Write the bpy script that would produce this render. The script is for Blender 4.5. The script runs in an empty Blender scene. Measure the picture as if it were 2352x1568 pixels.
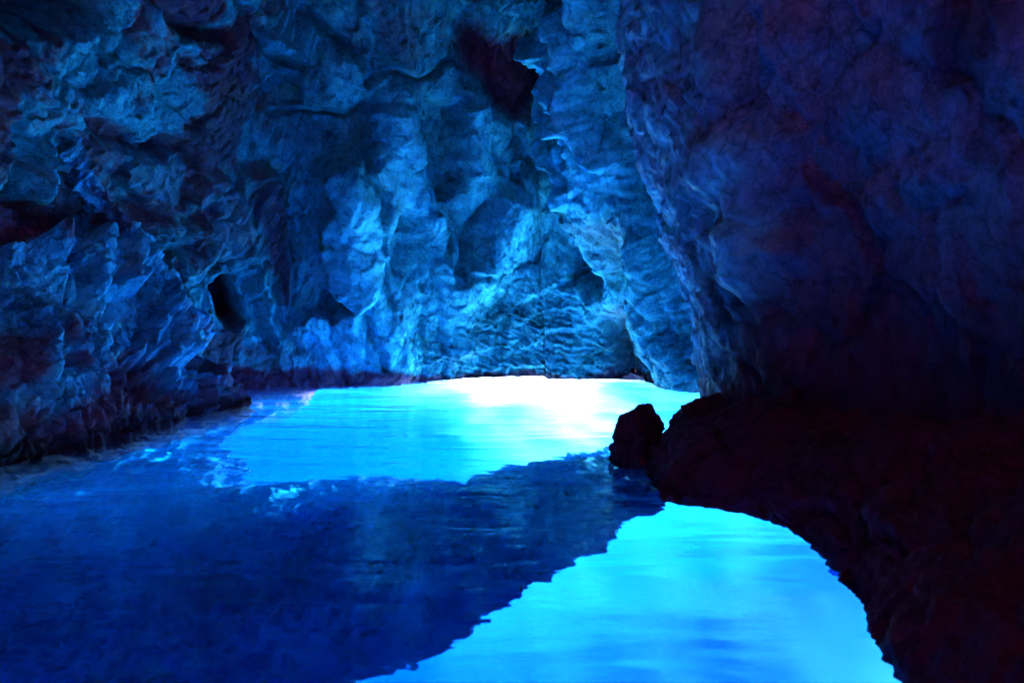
import bpy, math, numpy as np
from mathutils import Vector
R = math.radians

# ------------------------------------------------------------------ scene, camera
sc = bpy.context.scene
col = sc.collection
CAM_H, F, CX, CY, PITCH = 1.6, 1846.0, 1176.0, 784.0, math.atan((784 - 660) / 1846.0)
cam_d = bpy.data.cameras.new('camera'); cam = bpy.data.objects.new('camera', cam_d); col.objects.link(cam)
cam.location = (0, 0, CAM_H); cam.rotation_euler = (R(90) - PITCH, 0, 0)
cam_d.sensor_width = 36.0; cam_d.lens = 36.0 * F / 2352.0
cam_d.clip_start = 0.05; cam_d.clip_end = 400
cam_d.dof.use_dof = True; cam_d.dof.focus_distance = 12.5; cam_d.dof.aperture_fstop = 2.2
sc.camera = cam
sc.view_settings.view_transform = 'Standard'; sc.view_settings.look = 'None'
sc.view_settings.gamma = 1.0; sc.view_settings.exposure = 6.4
sc.cycles.use_denoising = True
sc.cycles.max_bounces = 14; sc.cycles.diffuse_bounces = 4; sc.cycles.glossy_bounces = 4
sc.cycles.transmission_bounces = 10; sc.cycles.transparent_max_bounces = 12
sc.cycles.sample_clamp_indirect = 0; sc.cycles.volume_bounces = 4
sc.cycles.caustics_reflective = False; sc.cycles.caustics_refractive = True

def project(P):
    """world points -> picture coordinates (2352 wide), used to place relief on the rock"""
    x, y, z = P[..., 0], P[..., 1], P[..., 2] - CAM_H
    c, s = math.cos(PITCH), math.sin(PITCH)
    d = y * c - z * s; u = z * c + y * s
    ok = d > 0.3; d = np.where(ok, d, 0.3)
    px = np.where(ok, CX + F * x / d, -9e3); py = np.where(ok, CY - F * u / d, -9e3)
    return px, py

def water_point(px, py, depth=0.0, z=0.0):
    """where the ray through a picture point meets the water; with a depth, where the bent ray goes on to"""
    X = (px - CX) / F; U = (CY - py) / F
    c, s = math.cos(PITCH), math.sin(PITCH)
    dx, dy, dz = X, c + U * s, -s + U * c
    t = (z - CAM_H) / dz
    x, y = dx * t, dy * t
    if depth > 0:
        h = math.hypot(dx, dy); si = h / math.sqrt(h * h + dz * dz) / 1.333
        k = depth * si / math.sqrt(1 - si * si)
        x += dx / h * k; y += dy / h * k
    return x, y

# ------------------------------------------------------------------ noise
rng = np.random.RandomState(7)
PERM = rng.permutation(512).astype(np.int64); PERM = np.concatenate([PERM] * 3)
GR = rng.normal(size=(512, 3)); GR /= np.linalg.norm(GR, axis=1)[:, None]
RND = rng.rand(512, 3)
def _h(i, j, k): return PERM[(PERM[(PERM[i & 511] + j) & 511] + k) & 511]
def perlin(P):
    i = np.floor(P).astype(np.int64); f = P - i; u = f * f * f * (f * (f * 6 - 15) + 10)
    out = 0
    for a in (0, 1):
        for b in (0, 1):
            for c in (0, 1):
                g = GR[_h(i[:, 0] + a, i[:, 1] + b, i[:, 2] + c)]
                d = (g * (f - np.array([a, b, c]))).sum(1)
                w = (u[:, 0] if a else 1 - u[:, 0]) * (u[:, 1] if b else 1 - u[:, 1]) * (u[:, 2] if c else 1 - u[:, 2])
                out = out + w * d
    return out * 1.6
def fbm(P, oct=5, gain=0.5, lac=2.03):
    o = 0; a = 1.0
    for n in range(oct):
        o = o + a * perlin(P + 17.3 * n); P = P * lac; a *= gain
    return o
def ridged(P, oct=4, gain=0.5):
    o = 0; a = 1.0
    for n in range(oct):
        o = o + a * (1 - 2 * np.abs(perlin(P + 31.7 * n))); P = P * 2.1; a *= gain
    return o
def cells(P):
    """F1, F2-F1 and a random value per cell"""
    i = np.floor(P).astype(np.int64)
    f1 = np.full(len(P), 9.0); f2 = np.full(len(P), 9.0); v = np.zeros(len(P)); w = np.zeros((len(P), 3))
    for a in (-1, 0, 1):
        for b in (-1, 0, 1):
            for c in (-1, 0, 1):
                h = _h(i[:, 0] + a, i[:, 1] + b, i[:, 2] + c)
                q = i + np.array([a, b, c]) + RND[h] - P
                d = np.sqrt((q * q).sum(1))
                n1 = d < f1
                f2 = np.where(n1, f1, np.minimum(f2, d)); v = np.where(n1, RND[(h * 7 + 3) & 511, 0], v)
                w = np.where(n1[:, None], q, w)
                f1 = np.where(n1, d, f1)
    return f1, f2 - f1, v, w
def facets(P, seed=0):
    """tilted flat faces, one per cell: broken rock"""
    f1, e, v, q = cells(P + seed)
    h = ((v * 511).astype(np.int64)) & 511
    return (q * GR[h]).sum(1), e, v
def sst(x, a, b):
    t = np.clip((x - a) / (b - a), 0, 1); return t * t * (3 - 2 * t)

# ------------------------------------------------------------------ relief traced on the rock, in picture coordinates
def seg_dist(px, py, pts):
    best = np.full(px.shape, 1e9); sd = np.zeros(px.shape); tt = np.zeros(px.shape)
    n = len(pts) - 1
    for k in range(n):
        (x0, y0), (x1, y1) = pts[k], pts[k + 1]
        dx, dy = x1 - x0, y1 - y0; L2 = dx * dx + dy * dy + 1e-9
        t = np.clip(((px - x0) * dx + (py - y0) * dy) / L2, 0, 1)
        d = np.hypot(px - x0 - t * dx, py - y0 - t * dy)
        c = dx * (py - y0) - dy * (px - x0)
        m = d < best
        best = np.where(m, d, best); sd = np.where(m, np.sign(c) * d, sd); tt = np.where(m, (k + t) / n, tt)
    return best, sd, tt
def ridge(px, py, pts, w, a):
    d, _, t = seg_dist(px, py, pts)
    return a * np.exp(-(d / w) ** 2)
def step(px, py, pts, a, rad, w=5):
    """raises the right-hand side of the path: up the picture -> right side, down -> left side, to the right -> below"""
    d, sd, t = seg_dist(px, py, pts)
    end = sst(t, 0, 0.12) * sst(1 - t, 0, 0.12)
    return a * sst(sd, -w, w) * np.exp(-(d / rad) ** 1.5) * end
def blob(px, py, cx, cy, rx, ry, a, rot=0, p=2.0):
    c, s = math.cos(R(rot)), math.sin(R(rot))
    x = (px - cx) * c + (py - cy) * s; y = -(px - cx) * s + (py - cy) * c
    return a * np.exp(-((x / rx) ** 2 + (y / ry) ** 2) ** (p / 2))
def inpoly(px, py, poly):
    """signed distance, positive inside"""
    pts = list(poly) + [poly[0]]
    d, _, _ = seg_dist(px, py, pts)
    ins = np.zeros(px.shape, bool)
    for k in range(len(poly)):
        (x0, y0), (x1, y1) = pts[k], pts[k + 1]
        if y0 != y1:
            ins ^= ((y0 > py) != (y1 > py)) & (px < (x1 - x0) * (py - y0) / (y1 - y0) + x0)
    return np.where(ins, d, -d)
def plate(px, py, poly, a, w=8):
    return a * sst(inpoly(px, py, poly), -w, w)
FN = {'R': ridge, 'S': step, 'B': blob, 'P': plate}
def relief(px, py, feats):
    o = np.zeros(px.shape)
    for f in feats: o += FN[f[0]](px, py, *f[1:])
    return o

# ------------------------------------------------------------------ meshes
def grid_mesh(name, V, nu, nv, mat, attrs=None, wrap=False):
    me = bpy.data.meshes.new(name)
    i = np.arange(nu - 1)[:, None] * nv + np.arange(nv - 1)[None, :]
    q = np.stack([i, i + nv, i + nv + 1, i + 1], -1).reshape(-1, 4)
    me.vertices.add(len(V)); me.vertices.foreach_set('co', V.astype(np.float32).ravel())
    me.loops.add(q.size); me.loops.foreach_set('vertex_index', q.astype(np.int32).ravel())
    me.polygons.add(len(q)); me.polygons.foreach_set('loop_start', np.arange(0, q.size, 4, dtype=np.int32))
    me.polygons.foreach_set('use_smooth', np.ones(len(q), bool))
    me.update(calc_edges=True)
    for k, a in (attrs or {}).items():
        at = me.attributes.new(k, 'FLOAT', 'POINT'); at.data.foreach_set('value', a.astype(np.float32))
    me.materials.append(mat)
    o = bpy.data.objects.new(name, me); col.objects.link(o)
    return o
def split_parts(o, V, nu, nv, mat, attrs, parts):
    """moves the marked cells of a sheet into child meshes that keep the sheet's own normals"""
    me = o.data
    no = np.zeros(len(V) * 3, np.float32); me.vertices.foreach_get('normal', no); no = no.reshape(-1, 3)
    i = np.arange(nu - 1)[:, None] * nv + np.arange(nv - 1)[None, :]
    q = np.stack([i, i + nv, i + nv + 1, i + 1], -1).reshape(-1, 4)
    owner = np.zeros(len(q), int)
    for k, (nm, mask, lab) in enumerate(parts):
        owner = np.where((mask[q].sum(1) >= 3) & (owner == 0), k + 1, owner)
    def make(nm, f):
        used = np.unique(f); mp = np.full(len(V), -1); mp[used] = np.arange(len(used)); g = mp[f]
        m = bpy.data.meshes.new(nm)
        m.vertices.add(len(used)); m.vertices.foreach_set('co', V[used].astype(np.float32).ravel())
        m.loops.add(g.size); m.loops.foreach_set('vertex_index', g.astype(np.int32).ravel())
        m.polygons.add(len(g)); m.polygons.foreach_set('loop_start', np.arange(0, g.size, 4, dtype=np.int32))
        m.polygons.foreach_set('use_smooth', np.ones(len(g), bool)); m.update(calc_edges=True)
        for k, a in attrs.items():
            at = m.attributes.new(k, 'FLOAT', 'POINT'); at.data.foreach_set('value', a[used].astype(np.float32))
        m.normals_split_custom_set_from_vertices(no[used])
        m.materials.append(mat); return m
    for k, (nm, mask, lab) in enumerate(parts):
        c = bpy.data.objects.new(nm, make(nm, q[owner == k + 1])); col.objects.link(c); c.parent = o
        if lab: c['label'] = lab
    o.data = make(o.name, q[owner == 0]); bpy.data.meshes.remove(me)
def slab(name, P, zbot, keep, nu, nv, mat, painted_dim):
    """a closed slab: the kept cells of a grid as its top, a second sheet as its underside"""
    i = np.arange(nu - 1)[:, None] * nv + np.arange(nv - 1)[None, :]
    q = np.stack([i, i + nv, i + nv + 1, i + 1], -1).reshape(-1, 4)
    q = q[keep[q].all(1)]
    B = P.copy(); B[:, 2] = zbot; n = len(P)
    e = np.concatenate([q[:, [a, (a + 1) % 4]] for a in range(4)])
    key = e[:, 0] * n + e[:, 1]; rev = e[:, 1] * n + e[:, 0]
    e = e[~np.isin(key, rev)]
    side = np.stack([e[:, 1], e[:, 0], e[:, 0] + n, e[:, 1] + n], 1)
    Fq = np.concatenate([q, q[:, ::-1] + n, side])
    V = np.concatenate([P, B]); used = np.unique(Fq); mp = np.full(len(V), -1); mp[used] = np.arange(len(used)); Fq = mp[Fq]; V = V[used]; painted_dim = np.concatenate([painted_dim, painted_dim])[used]
    me = bpy.data.meshes.new(name)
    me.vertices.add(len(V)); me.vertices.foreach_set('co', V.astype(np.float32).ravel())
    me.loops.add(Fq.size); me.loops.foreach_set('vertex_index', Fq.astype(np.int32).ravel())
    me.polygons.add(len(Fq)); me.polygons.foreach_set('loop_start', np.arange(0, Fq.size, 4, dtype=np.int32))
    me.polygons.foreach_set('use_smooth', np.ones(len(Fq), bool)); me.update(calc_edges=True)
    at = me.attributes.new('painted_dim', 'FLOAT', 'POINT'); at.data.foreach_set('value', painted_dim.astype(np.float32))
    me.materials.append(mat)
    o = bpy.data.objects.new(name, me); col.objects.link(o)
    return o
def tag(o, label=None, cat=None, group=None, kind=None):
    if label: o['label'] = label
    if cat: o['category'] = cat
    if group: o['group'] = group
    if kind: o['kind'] = kind
    return o

def catmull(pts, n):
    P = np.array(pts, float); P = np.vstack([2 * P[0] - P[1], P, 2 * P[-1] - P[-2]])
    out = []
    for k in range(1, len(P) - 2):
        t = np.linspace(0, 1, 200, endpoint=False)[:, None]
        a, b, c, d = P[k - 1:k + 3]
        out.append(0.5 * (2 * b + (c - a) * t + (2 * a - 5 * b + 4 * c - d) * t ** 2 + (3 * b - a - 3 * c + d) * t ** 3))
    out.append(P[-2:-1]); out = np.vstack(out)
    # spacing follows what the picture resolves: arc length over distance
    mid = (out[1:] + out[:-1]) / 2
    dist = np.maximum(np.hypot(mid[:, 0], mid[:, 1]), 2)
    inview = np.abs(np.arctan2(mid[:, 0], mid[:, 1])) < R(38)
    w = np.linalg.norm(np.diff(out, axis=0), axis=1) * np.where(inview, 1, 0.12) / dist ** 0.7
    s = np.concatenate([[0], np.cumsum(w)]); s /= s[-1]
    u = np.linspace(0, 1, n)
    return np.stack([np.interp(u, s, out[:, j]) for j in range(out.shape[1])], 1)
def smooth1(a, n=15):
    k = np.ones(n) / n
    return np.convolve(np.pad(a, n // 2, mode='edge'), k, 'valid')

def sheet(plan, ns, prof, pull=None):
    """plan: (x, y, extra...) points with the cave on the right hand; prof(u, C, extra) -> (nv, 2) heights and inward offsets per column"""
    C = catmull(plan, ns)
    T = np.gradient(C[:, :2], axis=0); T /= np.linalg.norm(T, axis=1)[:, None]
    N = np.stack([smooth1(T[:, 1]), smooth1(-T[:, 0])], 1); N /= np.linalg.norm(N, axis=1)[:, None]
    Z, L = prof(C)
    if pull:
        N = N * (1 - pull[2]) - pull[2] * np.array(pull[:2]); N /= np.linalg.norm(N, axis=1)[:, None]
    V = np.stack([C[:, 0:1] + N[:, 0:1] * L, C[:, 1:2] + N[:, 1:2] * L, Z], -1)
    du = np.gradient(V, axis=0); dv = np.gradient(V, axis=1)
    n = np.cross(dv, du); n /= np.linalg.norm(n, axis=2)[..., None] + 1e-9
    flip = (n[..., 0] * N[:, 0:1] + n[..., 1] * N[:, 1:2])
    n *= np.where(flip.mean() < 0, -1, 1)
    return V, n

# ------------------------------------------------------------------ materials
def new_mat(name):
    m = bpy.data.materials.new(name); m.use_nodes = True
    nt = m.node_tree; nt.nodes.clear()
    return m, nt, nt.nodes, nt.links
def rock_material(name, base_a, base_b, stain_shade, bump=0.5, scale=1.0, spec=0.08, crack=0.65):
    m, nt, N, L = new_mat(name)
    out = N.new('ShaderNodeOutputMaterial'); b = N.new('ShaderNodeBsdfPrincipled')
    L.new(b.outputs[0], out.inputs[0])
    geo = N.new('ShaderNodeNewGeometry')
    def noise(sc_, det, rough=0.6, dist=0.0):
        n = N.new('ShaderNodeTexNoise'); n.inputs['Scale'].default_value = sc_ * scale
        n.inputs['Detail'].default_value = det; n.inputs['Roughness'].default_value = rough
        n.inputs['Distortion'].default_value = dist
        L.new(geo.outputs['Position'], n.inputs['Vector']); return n
    def ramp(src, stops):
        r = N.new('ShaderNodeValToRGB'); e = r.color_ramp.elements
        e[0].position, e[0].color = stops[0][0], (*stops[0][1], 1)
        e[1].position, e[1].color = stops[-1][0], (*stops[-1][1], 1)
        for p_, c_ in stops[1:-1]:
            x = e.new(p_); x.color = (*c_, 1)
        L.new(src, r.inputs[0]); return r
    def mix(f, a, b_, mode='MIX'):
        x = N.new('ShaderNodeMix'); x.data_type = 'RGBA'; x.blend_type = mode
        if isinstance(f, float): x.inputs[0].default_value = f
        else: L.new(f, x.inputs[0])
        L.new(a, x.inputs[6])
        if isinstance(b_, tuple): x.inputs[7].default_value = (*b_, 1)
        else: L.new(b_, x.inputs[7])
        return x.outputs[2]
    n1 = noise(1.3, 6, 0.62); n2 = noise(7.0, 8, 0.7, 0.6); n3 = noise(38, 5, 0.7)
    c1 = ramp(n1.outputs[0], [(0.33, base_a), (0.66, base_b)])
    g = ramp(n2.outputs[0], [(0.28, (0.3, 0.34, 0.4)), (0.5, (0.92, 0.92, 0.92)), (0.72, (1.35, 1.35, 1.3))])
    c2 = mix(1.0, c1.outputs[0], g.outputs[0], 'MULTIPLY')
    g3 = ramp(n3.outputs[0], [(0.3, (0.4, 0.42, 0.46)), (0.62, (1.15, 1.15, 1.15))])
    c3 = mix(0.8, c2, g3.outputs[0], 'MULTIPLY')
    at = N.new('ShaderNodeAttribute'); at.attribute_name = 'stain_shade'
    c4 = mix(at.outputs['Fac'], c3, stain_shade)
    b.inputs['Roughness'].default_value = 0.75
    b.inputs['Specular IOR Level'].default_value = spec
    # fine relief
    vm = N.new('ShaderNodeVectorMath'); vm.operation = 'MULTIPLY_ADD'; vm.inputs[1].default_value = (0.22, 0.22, 0.22)
    L.new(n2.outputs['Color'], vm.inputs[0]); L.new(geo.outputs['Position'], vm.inputs[2])
    vo = N.new('ShaderNodeTexVoronoi'); vo.feature = 'DISTANCE_TO_EDGE'; vo.inputs['Scale'].default_value = 3.4 * scale
    L.new(vm.outputs[0], vo.inputs['Vector'])
    cr = ramp(vo.outputs['Distance'], [(0.0, (0.35, 0.35, 0.4)), (0.035, (1, 1, 1))])
    pa = N.new('ShaderNodeAttribute'); pa.attribute_name = 'painted_lit'  # brightening painted in where the rock catches the glow
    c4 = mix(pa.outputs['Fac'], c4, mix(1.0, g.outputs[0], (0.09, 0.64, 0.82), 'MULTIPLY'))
    we = N.new('ShaderNodeAttribute'); we.attribute_name = 'painted_dim'  # darkening painted in where the glow falls too strongly
    c4 = mix(we.outputs['Fac'], c4, mix(1.0, c4, (0.30, 0.38, 0.42), 'MULTIPLY'))
    L.new(mix(crack, c4, cr.outputs[0], 'MULTIPLY'), b.inputs['Base Color'])
    bp = N.new('ShaderNodeBump'); bp.inputs['Strength'].default_value = 0.6 * crack; bp.inputs['Distance'].default_value = 0.05 / scale
    L.new(cr.outputs[0], bp.inputs['Height'])
    for n, st, dd in ((n2, 0.55 * bump, 0.09), (n3, 0.7 * bump, 0.03)):
        x = N.new('ShaderNodeBump'); x.inputs['Strength'].default_value = min(1, st); x.inputs['Distance'].default_value = dd / scale
        L.new(n.outputs[0], x.inputs['Height'])
        if bp: L.new(bp.outputs[0], x.inputs['Normal'])
        bp = x
    L.new(bp.outputs[0], b.inputs['Normal'])
    return m
STAIN_SHADE = (0.15, 0.014, 0.045); STAIN_SHADE_R = (0.075, 0.010, 0.035)  # maroon of waterline algae, also shade painted into hollows and low rock
M_wall = rock_material('pale_limestone', (0.04, 0.28, 0.35), (0.065, 0.42, 0.49), STAIN_SHADE, 0.8)
M_right = rock_material('smooth_limestone', (0.20, 0.10, 0.22), (0.22, 0.18, 0.32), STAIN_SHADE_R, 0.35)
M_spur = rock_material('pitted_limestone', (0.05, 0.26, 0.42), (0.07, 0.36, 0.56), STAIN_SHADE, 0.6)
M_dark = rock_material('wet_dark_rock', (0.10, 0.035, 0.07), (0.14, 0.06, 0.10), STAIN_SHADE, 0.5)
def ledge_material():
    m = rock_material('blue_submerged_rock', (0.003, 0.075, 0.28), (0.006, 0.17, 0.50), STAIN_SHADE, 0.9, 1.3)  # blue base colour stands in for the water's glow over the ledge
    nt = m.node_tree; N, L = nt.nodes, nt.links
    b = next(n for n in N if n.type == 'BSDF_PRINCIPLED'); src = b.inputs['Base Color'].links[0].from_socket
    geo = next(n for n in N if n.type == 'NEW_GEOMETRY')
    wn = N.new('ShaderNodeTexNoise'); wn.inputs['Scale'].default_value = 1.6; wn.inputs['Detail'].default_value = 3
    L.new(geo.outputs['Position'], wn.inputs['Vector'])
    va = N.new('ShaderNodeVectorMath'); va.operation = 'MULTIPLY_ADD'; va.inputs[1].default_value = (0.7, 0.7, 0.2)
    L.new(wn.outputs['Color'], va.inputs[0]); L.new(geo.outputs['Position'], va.inputs[2])
    # pale caustic-like veins: light painted into the ledge colour
    def light_vein(scale, det):
        ns = N.new('ShaderNodeTexNoise'); ns.inputs['Scale'].default_value = scale; ns.inputs['Detail'].default_value = det; ns.inputs['Roughness'].default_value = 0.6
        L.new(va.outputs[0], ns.inputs['Vector'])
        r = N.new('ShaderNodeValToRGB'); e = r.color_ramp.elements
        e[0].position, e[0].color = 0.40, (0, 0, 0, 1); e[1].position, e[1].color = 0.58, (0, 0, 0, 1)
        x = e.new(0.495); x.color = (1, 1, 1, 1)
        L.new(ns.outputs[0], r.inputs[0]); return r
    r1, r2 = light_vein(1.3, 5), light_vein(3.2, 4)
    r = N.new('ShaderNodeMix'); r.data_type = 'RGBA'; r.blend_type = 'LIGHTEN'; r.inputs[0].default_value = 0.8
    L.new(r1.outputs[0], r.inputs[6]); L.new(r2.outputs[0], r.inputs[7])
    pn = N.new('ShaderNodeTexNoise'); pn.inputs['Scale'].default_value = 0.8; pn.inputs['Detail'].default_value = 3; L.new(geo.outputs['Position'], pn.inputs['Vector'])
    pr = N.new('ShaderNodeValToRGB'); pr.color_ramp.elements[0].position = 0.36; pr.color_ramp.elements[1].position = 0.56; L.new(pn.outputs[0], pr.inputs[0])
    mm = N.new('ShaderNodeMath'); mm.operation = 'MULTIPLY'; L.new(r.outputs[2], mm.inputs[0]); L.new(pr.outputs[0], mm.inputs[1])
    x = N.new('ShaderNodeMix'); x.data_type = 'RGBA'; L.new(mm.outputs[0], x.inputs[0]); L.new(src, x.inputs[6]); x.inputs[7].default_value = (0.03, 0.42, 0.85, 1)
    we = N.new('ShaderNodeAttribute'); we.attribute_name = 'painted_dim'
    y = N.new('ShaderNodeMix'); y.data_type = 'RGBA'; L.new(we.outputs['Fac'], y.inputs[0]); L.new(x.outputs[2], y.inputs[6]); y.inputs[7].default_value = (0.002, 0.03, 0.13, 1)  # dark rim painted in to dim the sunlit ledge edge
    L.new(y.outputs[2], b.inputs['Base Color'])
    return m
M_ledge = ledge_material()

def sand_material():
    m, nt, N, L = new_mat('glow_sand_bed')
    out = N.new('ShaderNodeOutputMaterial'); b = N.new('ShaderNodeBsdfPrincipled'); L.new(b.outputs[0], out.inputs[0])
    n = N.new('ShaderNodeTexNoise'); n.inputs['Scale'].default_value = 1.2; n.inputs['Detail'].default_value = 6
    geo = N.new('ShaderNodeNewGeometry'); L.new(geo.outputs['Position'], n.inputs['Vector'])
    r = N.new('ShaderNodeValToRGB'); r.color_ramp.elements[0].color = (0.74, 0.74, 0.70, 1); r.color_ramp.elements[1].color = (0.88, 0.88, 0.84, 1)
    r.color_ramp.elements[0].position = 0.35; r.color_ramp.elements[1].position = 0.65
    L.new(n.outputs[0], r.inputs[0]); at = N.new('ShaderNodeAttribute'); at.attribute_name = 'glow_sand'
    x = N.new('ShaderNodeMix'); x.data_type = 'RGBA'; x.inputs[6].default_value = (0.002, 0.05, 0.09, 1)  # bed kept dark outside the painted glow
    L.new(at.outputs['Fac'], x.inputs[0]); L.new(r.outputs[0], x.inputs[7]); L.new(x.outputs[2], b.inputs['Base Color'])
    b.inputs['Roughness'].default_value = 0.9
    return m
M_sand = sand_material()
M_red = rock_material('red_bounce_rock', (0.75, 0.2, 0.34), (0.85, 0.26, 0.42), STAIN_SHADE)  # red colour added to bounce a maroon tint into the shadows

def water_material():
    m, nt, N, L = new_mat('clear_sea_water')
    out = N.new('ShaderNodeOutputMaterial')
    gl = N.new('ShaderNodeBsdfGlass'); gl.inputs['IOR'].default_value = 1.333; gl.inputs['Roughness'].default_value = 0.0
    tr = N.new('ShaderNodeBsdfTransparent')
    mx = N.new('ShaderNodeMixShader')
    geo = N.new('ShaderNodeNewGeometry'); sep = N.new('ShaderNodeSeparateXYZ'); L.new(geo.outputs['True Normal'], sep.inputs[0])
    ab = N.new('ShaderNodeMath'); ab.operation = 'ABSOLUTE'; L.new(sep.outputs[2], ab.inputs[0])
    ps = N.new('ShaderNodeSeparateXYZ'); L.new(geo.outputs['Position'], ps.inputs[0])
    hi = N.new('ShaderNodeMath'); hi.operation = 'GREATER_THAN'; hi.inputs[1].default_value = -0.2; L.new(ps.outputs[2], hi.inputs[0])
    up = N.new('ShaderNodeMath'); up.operation = 'GREATER_THAN'; up.inputs[1].default_value = 0.5; L.new(ab.outputs[0], up.inputs[0])
    f = N.new('ShaderNodeMath'); f.operation = 'MULTIPLY'; L.new(hi.outputs[0], f.inputs[0]); L.new(up.outputs[0], f.inputs[1])
    L.new(f.outputs[0], mx.inputs[0]); L.new(tr.outputs[0], mx.inputs[1]); L.new(gl.outputs[0], mx.inputs[2])
    L.new(mx.outputs[0], out.inputs['Surface'])
    # ripples
    mp = N.new('ShaderNodeMapping'); mp.inputs['Rotation'].default_value = (0, 0, R(8)); mp.inputs['Scale'].default_value = (0.32, 1.0, 1)
    L.new(geo.outputs['Position'], mp.inputs['Vector'])
    bp = None
    for s, det, st, dist in ((2.0, 2, 0.8, 0.045), (6.5, 2, 0.6, 0.010)):
        n = N.new('ShaderNodeTexNoise'); n.inputs['Scale'].default_value = s; n.inputs['Detail'].default_value = det
        n.inputs['Distortion'].default_value = 0.5
        L.new(mp.outputs[0], n.inputs['Vector'])
        x = N.new('ShaderNodeBump'); x.inputs['Strength'].default_value = st; x.inputs['Distance'].default_value = dist
        L.new(n.outputs[0], x.inputs['Height'])
        if bp: L.new(bp.outputs[0], x.inputs['Normal'])
        bp = x
    L.new(bp.outputs[0], gl.inputs['Normal'])
    va = N.new('ShaderNodeVolumeAbsorption'); 
    # absorption per metre (1 - color) * density
    A = (0.40, 0.12, 0.02); D = 1.0
    va.inputs['Color'].default_value = (1 - A[0] / D, 1 - A[1] / D, 1 - A[2] / D, 1); va.inputs['Density'].default_value = D
    vs = N.new('ShaderNodeVolumeScatter'); vs.inputs['Color'].default_value = (0.0, 0.20, 1.0, 1); vs.inputs['Density'].default_value = 0.11; vs.inputs['Anisotropy'].default_value = 0.2
    ad = N.new('ShaderNodeAddShader'); L.new(va.outputs[0], ad.inputs[0]); L.new(vs.outputs[0], ad.inputs[1])
    L.new(ad.outputs[0], out.inputs['Volume'])
    return m
M_water = water_material()

# ------------------------------------------------------------------ back wall and vault
QUICK = False
RES = 0.5 if QUICK else 1.0
def warp(P, px, py, amp):
    d = project(P)
    return (px + amp * fbm(P * 2.1 + 5, 4), py + amp * fbm(P * 2.1 + 55, 4))

def rock_noise(P, big=0.22, fac=0.10, fine=0.03, seed=0, stretch=(1, 1, 0.75), calm=None, fac3=0.0, grain=None):
    if calm is not None: fac = fac * (1 - 0.5 * calm); fine = fine * (1 - 0.6 * calm); fac3 = fac3 * (1 - 0.35 * calm)
    Q = P * np.array(stretch)
    if grain is not None: Q[:, 2] = P[:, 2] * grain
    Q = Q + seed
    w = 0.22 * np.stack([fbm(Q * 1.1 + 3, 3), fbm(Q * 1.1 + 13, 3), fbm(Q * 1.1 + 23, 3)], 1)
    o = big * fbm(Q * 0.55 + 9, 3)
    t1, e1, v1 = facets((Q + w) * 1.25, 3); t2, e2, v2 = facets((Q + 0.5 * w) * 3.1, 41)
    o += fac * (1.3 * t1 + 0.7 * (v1 - 0.5)) - 0.5 * fac * np.exp(-(e1 / 0.07) ** 2)
    o += 0.36 * fac * (1.3 * t2 + 0.7 * (v2 - 0.5)) - 0.16 * fac * np.exp(-(e2 / 0.10) ** 2)
    if np.max(fac3) > 0:
        t3, e3, v3 = facets((Q + 0.12 * w) * 7.3, 77)
        o += fac3 * (1.5 * t3 + 0.8 * (v3 - 0.5)) - 0.3 * fac3 * np.exp(-(e3 / 0.12) ** 2)
    o += fine * ridged(Q * 5 + 2, 4, 0.55) * 0.4 + fine * fbm(Q * 11 + 7, 4, 0.6)
    return o

def zlevels(lo, mid, hi, n, top):
    return None

BACK_PLAN = [(-5.0, -4.5), (-6.2, -1), (-6.6, 3), (-6.5, 7), (-6.2, 9.5), (-5.4, 11.6), (-4.0, 12.85), (-2.55, 13.15), (-1.7, 13.6), (-0.6, 14.25), (0.4, 14.55),
             (1.2, 14.3), (1.9, 13.9), (2.5, 13.3), (2.95, 12.85), (3.5, 12.4), (4.2, 12.0)]
def back_prof(C):
    nv = int(560 * RES)
    t = np.linspace(0, 1, nv)
    # t: 0..0.12 under water, 0.12..0.86 in view, rest closes the vault
    zt = np.interp(t, [0, 0.1, 0.88, 1.0], [0, 1, 2, 3])
    x, y = C[:, 0], C[:, 1]
    openw = sst(x, -3.9, -3.2); deepw = 1 - sst(x, -1.3, -0.7)             # the submerged mouth below the back wall
    zlow = -5.0 * (1 - openw) + (-0.16 - 0.9 * deepw) * openw
    Z = np.zeros((len(C), nv)); L = np.zeros_like(Z)
    k0 = np.clip(zt, 0, 1); k1 = np.clip(zt - 1, 0, 1); k2 = np.clip(zt - 2, 0, 1)
    Z[:] = (zlow[:, None] * (1 - k0) + (-0.12) * k0) 
    Z = np.where(zt[None] > 1, -0.12 + (7.0 + 0.12) * k1[None], Z)
    Z = np.where(zt[None] > 2, 7.0 + 1.8 * np.sin(k2 * math.pi / 2)[None], Z)
    lean = 0.13 + 0.14 * sst(-x, 1.5, 6.0) + 0.13 * sst(x, 0.6, 2.2)
    L = lean[:, None] * np.maximum(Z, 0) ** 1.15
    L = L + 5.0 * (1 - np.cos(k2 * math.pi / 2))[None] * 1.0
    L = L - openw[:, None] * 0.7 * (1 - k0)[None]
    return Z, L
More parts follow.
